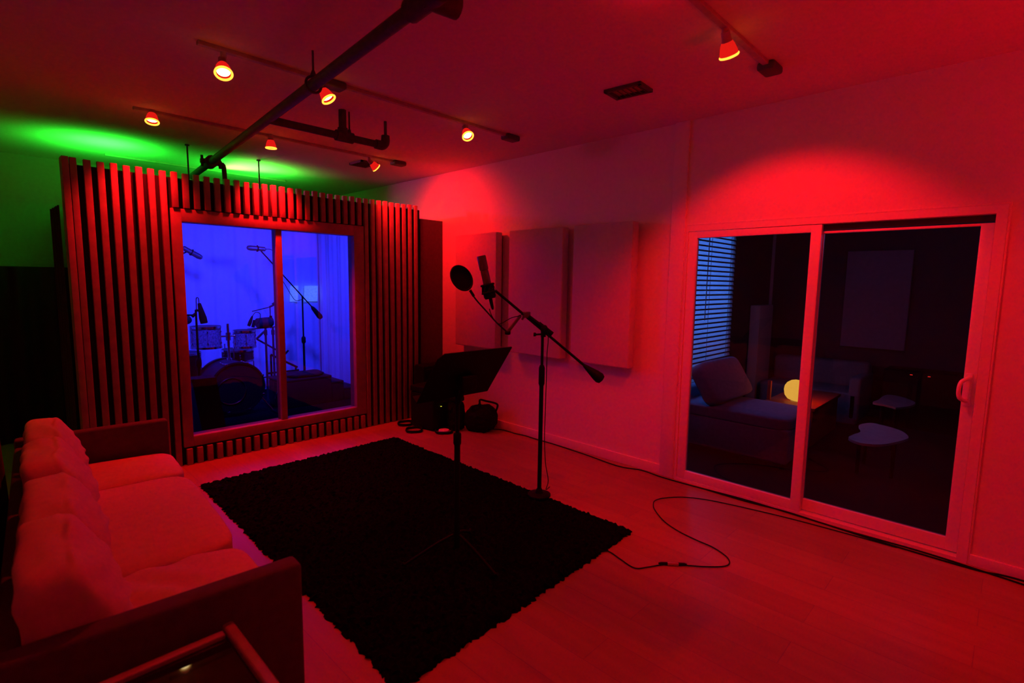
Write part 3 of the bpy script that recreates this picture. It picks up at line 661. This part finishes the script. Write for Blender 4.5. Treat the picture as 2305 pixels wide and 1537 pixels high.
# left close stand with cymbal and big mic
ls = stand('cymbal_stand', 'dark stand rising in front of the larger tom at the left of the booth window', 1.505, 5.75, 1.29, .13, .014, 'stand', .3)
t = thing('cymbal', 'dark cymbal cut off by the left edge of the booth window', 'cymbal', (1.33, 5.75, 1.25))
obj('plate', MB().lathe([(.005, .02), (.03, .018), (.045, .005), (.175, -.014), (.175, -.016), (.005, -.001)], (1.30, 5.75, 1.25), (.2, -.42, .88), 40), M['brass'], t)
obj('wing_nut', MB().cyl((1.335, 5.75, 1.245), (1.50, 5.755, 1.235), .008).cyl((1.47, 5.75, 1.22), (1.5, 5.75, 1.25), .014), M['black'], t)
t = thing('drum_microphone', 'dark microphone hanging tip down over the larger tom', 'microphone', (1.55, 5.74, 1.25))
obj('mic_body', MB().lathe([(.032, 0), (.034, .05), (.024, .13), (.014, .2)], (1.57, 5.74, 1.155), (-.18, 0, 1), 18), M['plastic'], t)
obj('cable_loop', MB().tube([(1.533, 5.74, 1.35), (1.53, 5.74, 1.40), (1.512, 5.74, 1.40), (1.51, 5.745, 1.33), (1.505, 5.75, 1.2)], .004, 6, 4), M['plastic'], t)
obj('clip', MB().cyl((1.505, 5.75, 1.285), (1.56, 5.74, 1.275), .012), M['plastic'], t)
# right close mics + arm + block
t = thing('drum_microphone', 'pair tip microphone clipped on the rim of the smaller tom', 'microphone', (2.30, 6.5, 1.02))
obj('mic_body', MB().lathe([(.018, 0), (.02, .05), (.012, .11), (.006, .13)], (2.245, 6.5, 1.04), (.4, 0, 1), 14).lathe([(.018, 0), (.018, .04), (.012, .09)], (2.30, 6.52, 1.02), (.2, 0, 1), 14), M['plastic'], t)
obj('cable_loop', MB().tube([(2.295, 6.5, 1.16), (2.33, 6.5, 1.2), (2.38, 6.5, 1.18), (2.37, 6.5, 1.1), (2.33, 6.5, 1.05)], .004, 6, 4), M['plastic'], t)
ps = thing('percussion_stand', 'twin post stand with crossed struts right of the smaller tom', 'stand', (2.53, 6.7, FZ))
for x in (2.51, 2.60):
    obj('post', MB().cyl((x, 6.7, FZ), (x-.0, 6.7, .99), .013).lathe([(.02, 0), (.02, .06)], (x, 6.7, .9)), M['dark_drum'], ps)
obj('strut', MB().cyl((2.40, 6.7, .86), (2.52, 6.7, .97), .013).cyl((2.40, 6.7, .86), (2.70, 6.7, .66), .011), M['dark_drum'], ps)
obj('cross_bar', MB().cyl((2.39, 6.7, .37), (2.75, 6.7, .37), .008).cyl((2.30, 6.7, .985), (2.68, 6.7, 1.0), .008), M['dark_drum'], ps)
obj('upper_arm', MB().cyl((2.575, 6.7, .98), (2.575, 6.7, 1.26), .006).cyl((2.36, 6.7, 1.2), (2.58, 6.7, 1.25), .006).cyl((2.57, 6.7, 1.25), (2.66, 6.7, 1.29), .012), M['dark_drum'], ps)
t = thing('percussion_block', 'small rounded dark red percussion drum atop the twin post stand', 'percussion', (2.5, 6.7, 1.0))
obj('shell', MB().lathe([(.055, -.095), (.06, -.09), (.062, .02), (.058, .095)], (2.50, 6.7, 1.06), (1, .2, .05), 24), M['dark_drum'], t)
obj('bracket', MB().box((2.47, 6.68, .985), (2.53, 6.72, 1.005), bev=.004).cyl((2.58, 6.7, 1.0), (2.58, 6.7, 1.14), .016), M['black'], t)
t = thing('small_microphone', 'small microphone on the top end of the thin arm above the percussion drum', 'microphone', (2.62, 6.69, 1.3))
obj('mic_body', MB().lathe([(.012, 0), (.014, .05), (.008, .07)], (2.60, 6.69, 1.285), (1, 0, .5), 12).lathe([(.008, 0), (.006, .08)], (2.63, 6.69, 1.31), (0, 0, 1), 10), M['dark_drum'], t)
obj('cable', MB().tube([(2.63, 6.69, 1.39), (2.635, 6.69, 1.43), (2.67, 6.69, 1.45), (2.71, 6.69, 1.45)], .004, 6, 4), M['plastic'], t)
# chain on pedal and chrome bits
t = thing('hanging_chain', 'short chrome chain links hanging at the foot of the left stand', 'chain', (1.53, 5.6, .3))
for k in range(2):
    q = MB(); o = Vector((1.517, 5.6, .245-.1*k)); rr = .022+.008*k
    q.tube([o+Vector((rr*math.cos(a*PI/8), 0, rr*1.75*math.sin(a*PI/8))) for a in range(16)], .003, 6, closed=True); obj('link', q, M['chrome'], t)
obj('strap', MB().box((1.51, 5.597, .28), (1.525, 5.603, .5), bev=.001), M['dark_drum'], t)
t = thing('drum_pedal', 'chrome drum pedal frame beside the right of the bass drum', 'pedal', (2.38, 6.05, FZ))
obj('frame', MB().tube([(2.33, 6.05, .42), (2.33, 6.05, .32), (2.36, 6.05, .27), (2.345, 6.05, .22), (2.38, 6.05, .09)], .005, 6, 3).tube([(2.38, 6.05, .42), (2.38, 6.05, .32), (2.36, 6.05, .27), (2.375, 6.05, .22)], .005, 6, 3), M['chrome'], t)
obj('footboard', MB().box((2.31, 5.85, .082), (2.40, 6.1, .095), bev=.004), M['black'], t)
# tall leaning amp at left
t = thing('bass_amplifier', 'tall black amplifier leaning in the left lower corner of the booth window', 'amplifier', (1.52, 5.42, FZ))
a0 = MB().geo([(1.415, 5.36, FZ), (1.62, 5.36, FZ), (1.56, 5.42, .80), (1.355, 5.42, .80), (1.415, 5.6, FZ), (1.62, 5.6, FZ), (1.56, 5.60, .80), (1.355, 5.60, .80)], [(0, 1, 2, 3), (7, 6, 5, 4), (0, 4, 5, 1), (1, 5, 6, 2), (2, 6, 7, 3), (3, 7, 4, 0)])
# kept low so the drums stay in view
for v in a0.b.verts:
    if v.co.z > .5: v.co.z = .66; v.co.x += .0
obj('cabinet', a0, M['case'], t)
obj('corner_guard', MB().box((1.35, 5.415, .63), (1.38, 5.45, .665), bev=.004), M['black'], t)
# stacked flat cases like steps
for (x0, x1, z1, lab) in ((2.42, 3.04, .42, 'dark case nearest the mullion, tallest of three stepped cases'), (3.045, 3.20, .335, 'dark case in the middle of three stepped cases'), (3.205, 3.40, .235, 'dark case lowest of three stepped cases by the right curtain')):
    t = thing('flat_case', lab, 'case', ((x0+x1)/2, 6.2, FZ), 'stepped dark cases in the booth')
    obj('case_body', MB().box((x0, 6.05, FZ+.002), (x1, 6.42, z1-.03), bev=.008), M['case'], t)
    obj('lid', MB().box((x0-.002, 6.048, z1-.028), (x1+.002, 6.422, z1), bev=.008), M['case'], t)
tag(obj('folded_blanket', MB().cushion((2.78, 6.23, .445), (.22, .15, .02), p=3, wr=.02, cuts=12), M['case']), 'dark blanket folded on the tallest stepped case', 'blanket')
# pale sheets on the back curtain
for (x0, x1, lab) in ((3.062, 3.178, 'narrow pale sheet hung on the blue curtain, partly behind the boom'), (3.262, 3.46, 'wider pale sheet hung on the blue curtain beside the boom')):
    s_ = MB().sheet(lambda u, v: (x0+(x1-x0)*u-.012*(1-v), 7.235+.01*math.sin(u*3), 1.288+.22*v), 6, 4)
    tag(obj('hanging_sheet', s_, M['paper']), lab, 'paper', 'pale sheets on the booth curtain')

# ------------------------------------------------------------------ lounge behind the sliding door
LX = 7.78; LY = 2.5; LYR = -1.6
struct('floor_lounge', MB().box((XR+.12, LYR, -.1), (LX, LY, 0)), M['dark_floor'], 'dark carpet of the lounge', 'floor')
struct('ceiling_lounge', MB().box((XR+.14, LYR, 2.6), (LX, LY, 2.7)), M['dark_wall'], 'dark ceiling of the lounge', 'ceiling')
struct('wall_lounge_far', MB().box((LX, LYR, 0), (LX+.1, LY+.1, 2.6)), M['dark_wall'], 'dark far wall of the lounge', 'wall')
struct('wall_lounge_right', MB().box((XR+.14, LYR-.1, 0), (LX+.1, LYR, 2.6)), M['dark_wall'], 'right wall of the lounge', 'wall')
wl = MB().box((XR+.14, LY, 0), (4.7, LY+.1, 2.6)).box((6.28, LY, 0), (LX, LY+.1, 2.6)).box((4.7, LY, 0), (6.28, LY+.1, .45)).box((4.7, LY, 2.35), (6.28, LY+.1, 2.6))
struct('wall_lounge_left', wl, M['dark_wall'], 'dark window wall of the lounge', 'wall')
struct('baseboard_lounge', MB().box((LX-.015, LYR, 0), (LX, LY, .085), bev=.003), mat('lounge_baseboard', (.5, .48, .5), .6), 'pale baseboard along the lounge far wall', 'baseboard')
struct('trim_4', MB().box((LX-.03, LY-.035, 0), (LX, LY, 2.6), bev=.004), M['panel'], 'slim pale trim in the lounge corner', 'trim')
w2 = thing('window_2', 'lounge window behind the blinds', 'window', (5.5, LY+.05, .45), kind='structure')
f = MB().box((4.7, LY+.02, .45), (4.75, LY+.08, 2.35)).box((6.23, LY+.02, .45), (6.28, LY+.08, 2.35)).box((4.75, LY+.02, .45), (6.23, LY+.08, .5)).box((4.75, LY+.02, 2.3), (6.23, LY+.08, 2.35))
obj('window_frame', f, M['vinyl'], w2); obj('pane', MB().box((4.75, LY+.05, .5), (6.23, LY+.055, 2.3)), M['pane'], w2)
bl = thing('venetian_blind', 'closed venetian blind lit blue in the lounge window', 'blind', (5.5, LY-.03, .46))
sm = MB()
n = 36
for i in range(n):
    z = .47+i*.0525
    sm.box((4.66, LY-.045, z-.026), (6.34, LY-.043, z+.026), Matrix.Rotation(-.28, 3, 'X'))
obj('slats', sm, M['slat'], bl)
se = MB()  # dark strips standing in for the shade where slats overlap
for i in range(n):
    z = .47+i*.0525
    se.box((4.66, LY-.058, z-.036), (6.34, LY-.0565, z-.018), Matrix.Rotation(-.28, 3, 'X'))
obj('slat_shade', se, M['slat_shade'], bl)
obj('head_rail', MB().box((4.66, LY-.075, 2.34), (6.34, LY-.02, 2.4), bev=.005), M['vinyl'], bl)
for x in (5.62, 4.95, 6.15): obj('ladder_cord', MB().cyl((x, LY-.07, .47), (x, LY-.07, 2.35), .0025, n=5), M['chaise2'], bl)
obj('tilt_wand', MB().cyl((5.50, LY-.085, 1.22), (5.52, LY-.085, 2.34), .005), M['chaise2'], bl)
tag(obj('tall_panel', MB().box((7.05, LY-.13, 0), (7.55, LY-.005, 1.35), bev=.01), M['panel']), 'narrow upright purple lit panel near the lounge corner', 'panel')
t = thing('chaise_lounge', 'grey chaise lounge end facing the sliding door', 'chaise', (5.1, 1.85, 0))
obj('seat_base', MB().box((4.80, 1.31, .05), (5.505, 2.40, .36), bev=.03), M['chaise'], t)
obj('seat_cushion', MB().cushion((5.15, 1.855, .40), (.355, .55, .068), p=8, crown=.2, cuts=14), M['chaise'], t)
obj('backrest', MB().box((4.8, 2.29, .3), (5.5, 2.41, .58), bev=.04), M['chaise'], t)
for (x, y) in ((4.85, 1.36), (5.45, 1.36), (4.85, 2.4), (5.45, 2.4)): obj('foot', MB().cyl((x, y, 0), (x, y, .06), .025), M['black'], t)
Rp = Matrix.Rotation(.1, 3, 'Z') @ Matrix.Rotation(math.radians(34), 3, 'X')
tag(obj('throw_pillow', MB().cushion((5.16, 2.05, .66), (.41, .085, .21), p=7, R=Matrix.Rotation(-.05, 3, 'Z') @ Matrix.Rotation(math.radians(-32), 3, 'X'), cuts=14), M['chaise']), 'large grey cushion leaning on the chaise under the blinds', 'cushion')
t = thing('low_table', 'low wooden lamp table lit orange behind the chaise', 'table', (6.1, 1.55, 0))
obj('table_top', MB().box((5.62, 1.32, .39), (6.66, 1.80, .42), bev=.004), M['lounge_wood'], t)
obj('table_body', MB().box((5.64, 1.34, .03), (6.64, 1.78, .39), bev=.004), M['lounge_wood'], t)
obj('corner_post', MB().box((5.72, 1.765, .42), (5.755, 1.80, .62), bev=.004), M['lounge_wood'], t)
t = thing('egg_lamp', 'glowing yellow egg shaped lamp on the low table', 'lamp', (5.82, 1.55, .42))
obj('glass_egg', MB().lathe([(.02, -.108), (.06, -.1), (.095, -.07), (.115, -.02), (.118, .02), (.105, .06), (.075, .092), (.04, .108), (.006, .113)], (5.85, 1.555, .532), (.1, -.2, 1), 32), M['egg'], t)
obj('base', MB().lathe([(.05, 0), (.045, .012)], (5.85, 1.555, .4205)), M['trim'], t)
L = bpy.data.lights.new('egg_glow', 'POINT'); L.energy = 6; L.color = (1, .025, .008); L.shadow_soft_size = .12
o = bpy.data.objects.new('egg_glow', L); COL.objects.link(o); o.location = (5.85, 1.42, .68)
t = thing('dark_sofa', 'dark low sofa along the lounge far wall behind the lamp', 'sofa', (7.4, 1.75, 0))
obj('seat', MB().box((7.0, 1.22, .0), (7.72, 2.3, .38), bev=.03), M['chaise2'], t)
obj('backrest', MB().box((7.5, 1.22, .36), (7.74, 2.3, .68), bev=.05), M['chaise2'], t)
obj('arm', MB().box((7.0, 1.2, .06), (7.72, 1.32, .56), bev=.03), M['chaise2'], t)
K1 = [(5.016, .913), (5.174, .905), (5.296, .882), (5.435, .905), (5.547, .939), (5.659, .918), (5.74, .863), (5.699, .738), (5.608, .628), (5.43, .559), (5.289, .572), (5.071, .646), (4.96, .718), (4.923, .817)]
K2 = [(6.26, .958), (6.45, .94), (6.643, .943), (6.84, .914), (6.81, .793), (6.593, .655), (6.357, .663), (6.16, .743), (6.174, .78), (6.225, .859)]
for K, z, lab in ((K1, .35, 'lower kidney shaped side table with pale blue lit top'), (K2, .45, 'taller kidney shaped side table behind the pale one')):
    cx = sum(p[0] for p in K)/len(K); cy = sum(p[1] for p in K)/len(K)
    t = thing('kidney_table', lab, 'table', (cx, cy, 0), 'nesting kidney tables in the lounge')
    P = []; m = len(K)
    for i in range(m):
        p0, p1, p2, p3 = [Vector(K[(i+j-1) % m]) for j in range(4)]
        for k in range(4):
            u = k/4; q = .5*((2*p1)+(p2-p0)*u+(2*p0-5*p1+4*p2-p3)*u*u+(3*p1-p0-3*p2+p3)*u**3); P.append((q.x, q.y))
    obj('table_top', MB().prism(P, z-.02, z), M['table_white'] if z < .4 else M['lounge_panel'], t)
    for k in range(3):
        q = Vector(K[(k*len(K)//3+1) % len(K)]); q = q+(Vector((cx, cy))-q)*.3
        obj('leg', MB().cyl((q.x, q.y, 0), (q.x, q.y, z-.018), .014, .018), M['black'], t)
tag(obj('wall_panel', MB().box((LX-.06, .92, .85), (LX, 1.59, 2.05), bev=.008), M['lounge_panel']), 'tall pale panel hung on the lounge far wall', 'panel')
t = thing('media_unit', 'black media unit with two tiny red lights in the lounge', 'media unit', (7.5, .6, 0))
obj('cabinet', MB().box((7.35, .2, 0), (7.74, 1.05, .66), bev=.01), M['plastic'], t)
for y in (.79, .63): obj('indicator_light', MB().box((7.345, y-.012, .62), (7.352, y+.012, .628), bev=.001), M['led_r'], t)

# ------------------------------------------------------------------ lights
def area(loc, rot, sx, sy, e, col, name):
    L = bpy.data.lights.new(name, 'AREA'); L.shape = 'RECTANGLE'; L.size = sx; L.size_y = sy; L.energy = e; L.color = col
    o = bpy.data.objects.new(name, L); COL.objects.link(o); o.location = loc; o.rotation_euler = rot; return o
def spot(loc, aim, e, col, cone, blend, name, soft=.04):
    L = bpy.data.lights.new(name, 'SPOT'); L.energy = e; L.color = col; L.spot_size = math.radians(cone); L.spot_blend = blend; L.shadow_soft_size = soft
    o = bpy.data.objects.new(name, L); COL.objects.link(o); o.location = loc
    o.rotation_euler = (Vector(aim)-Vector(loc)).to_track_quat('-Z', 'Y').to_euler(); return o
BLUE = (.022, .024, 1)
spot((1.5, 5.35, 2.2), (1.6, 7.3, 1.2), 380, BLUE, 110, .8, 'booth_blue_spot', .1)
spot((2.7, 5.35, 2.2), (3.0, 7.3, 1.2), 340, BLUE, 110, .8, 'booth_blue_spot', .1)
spot((1.3, 6.9, 2.15), (3.5, 3.5, .9), 22, BLUE, 90, .9, 'booth_blue_spill', .12)
RED = (1, .0035, .008)
spot((2.5, -1.2, 1.2), (2.5, -1.0, 2.86), 90, RED, 150, .8, 'rear_red_ceiling_fill', .2)  # added unseen light behind the camera, fills the ceiling with red
spot((2.6, -.6, 2.7), (3.0, .9, 0), 24, RED, 74, .8, 'rear_red_fill')  # this and the next: added unseen lights filling floor and right wall
spot((3.0, -.6, 2.7), (3.9, -.3, 1.0), 18, RED, 90, .8, 'rear_red_fill')
spot((2.0, 6.9, 2.72), (3.95, 4.0, 2.3), 45, (1, .03, .3), 80, .8, 'back_pink_spot')
area((5.5, LY+.5, 1.7), (-PI/2, 0, 0), 1.8, 1.8, 230, (.08, .28, 1), 'dusk_window')
def point(loc, e, col, name, soft):
    L = bpy.data.lights.new(name, 'POINT'); L.energy = e; L.color = col; L.shadow_soft_size = soft
    o = bpy.data.objects.new(name, L); COL.objects.link(o); o.location = loc
point((5.6, .2, 2.3), 7, (.3, .3, 1), 'lounge_blue_fill', .2)  # added fill light lifting the lounge furniture, no fixture
point((2.04, 1.2, 2.80), 1.1, RED, 'ceiling_bloom_fill', .03)  # added light imitating lens bloom around the spotlight above the view
wd = bpy.data.worlds.new('night'); wd.use_nodes = True; S.world = wd
wd.node_tree.nodes['Background'].inputs['Color'].default_value = (.003, .0003, .001, 1)

# ------------------------------------------------------------------ camera
def cam():
    a, b, c = [math.radians(v) for v in (45.99919, -6.48404, -.851499)]
    fw = Vector((math.sin(a)*math.cos(b), math.cos(a)*math.cos(b), math.sin(b))); r0 = Vector((math.cos(a), -math.sin(a), 0)); d0 = -r0.cross(fw)
    r = r0*math.cos(c)+d0*math.sin(c); d = -r0*math.sin(c)+d0*math.cos(c)
    m = Matrix((r, -d, -fw)).transposed().to_4x4(); m.translation = (0, 0, 1.6)
    cd = bpy.data.cameras.new('camera'); cd.sensor_width = 36; cd.lens = 1171.662*36/2305; cd.clip_start = .02
    cd.dof.use_dof = True; cd.dof.focus_distance = 4.2; cd.dof.aperture_fstop = 2.2
    o = bpy.data.objects.new('camera', cd); COL.objects.link(o); o.matrix_world = m; S.camera = o
cam()
S.view_settings.view_transform = 'Standard'; S.view_settings.look = 'None'
S.cycles.max_bounces = 8; S.cycles.transparent_max_bounces = 12
S.cycles.sample_clamp_indirect = 4
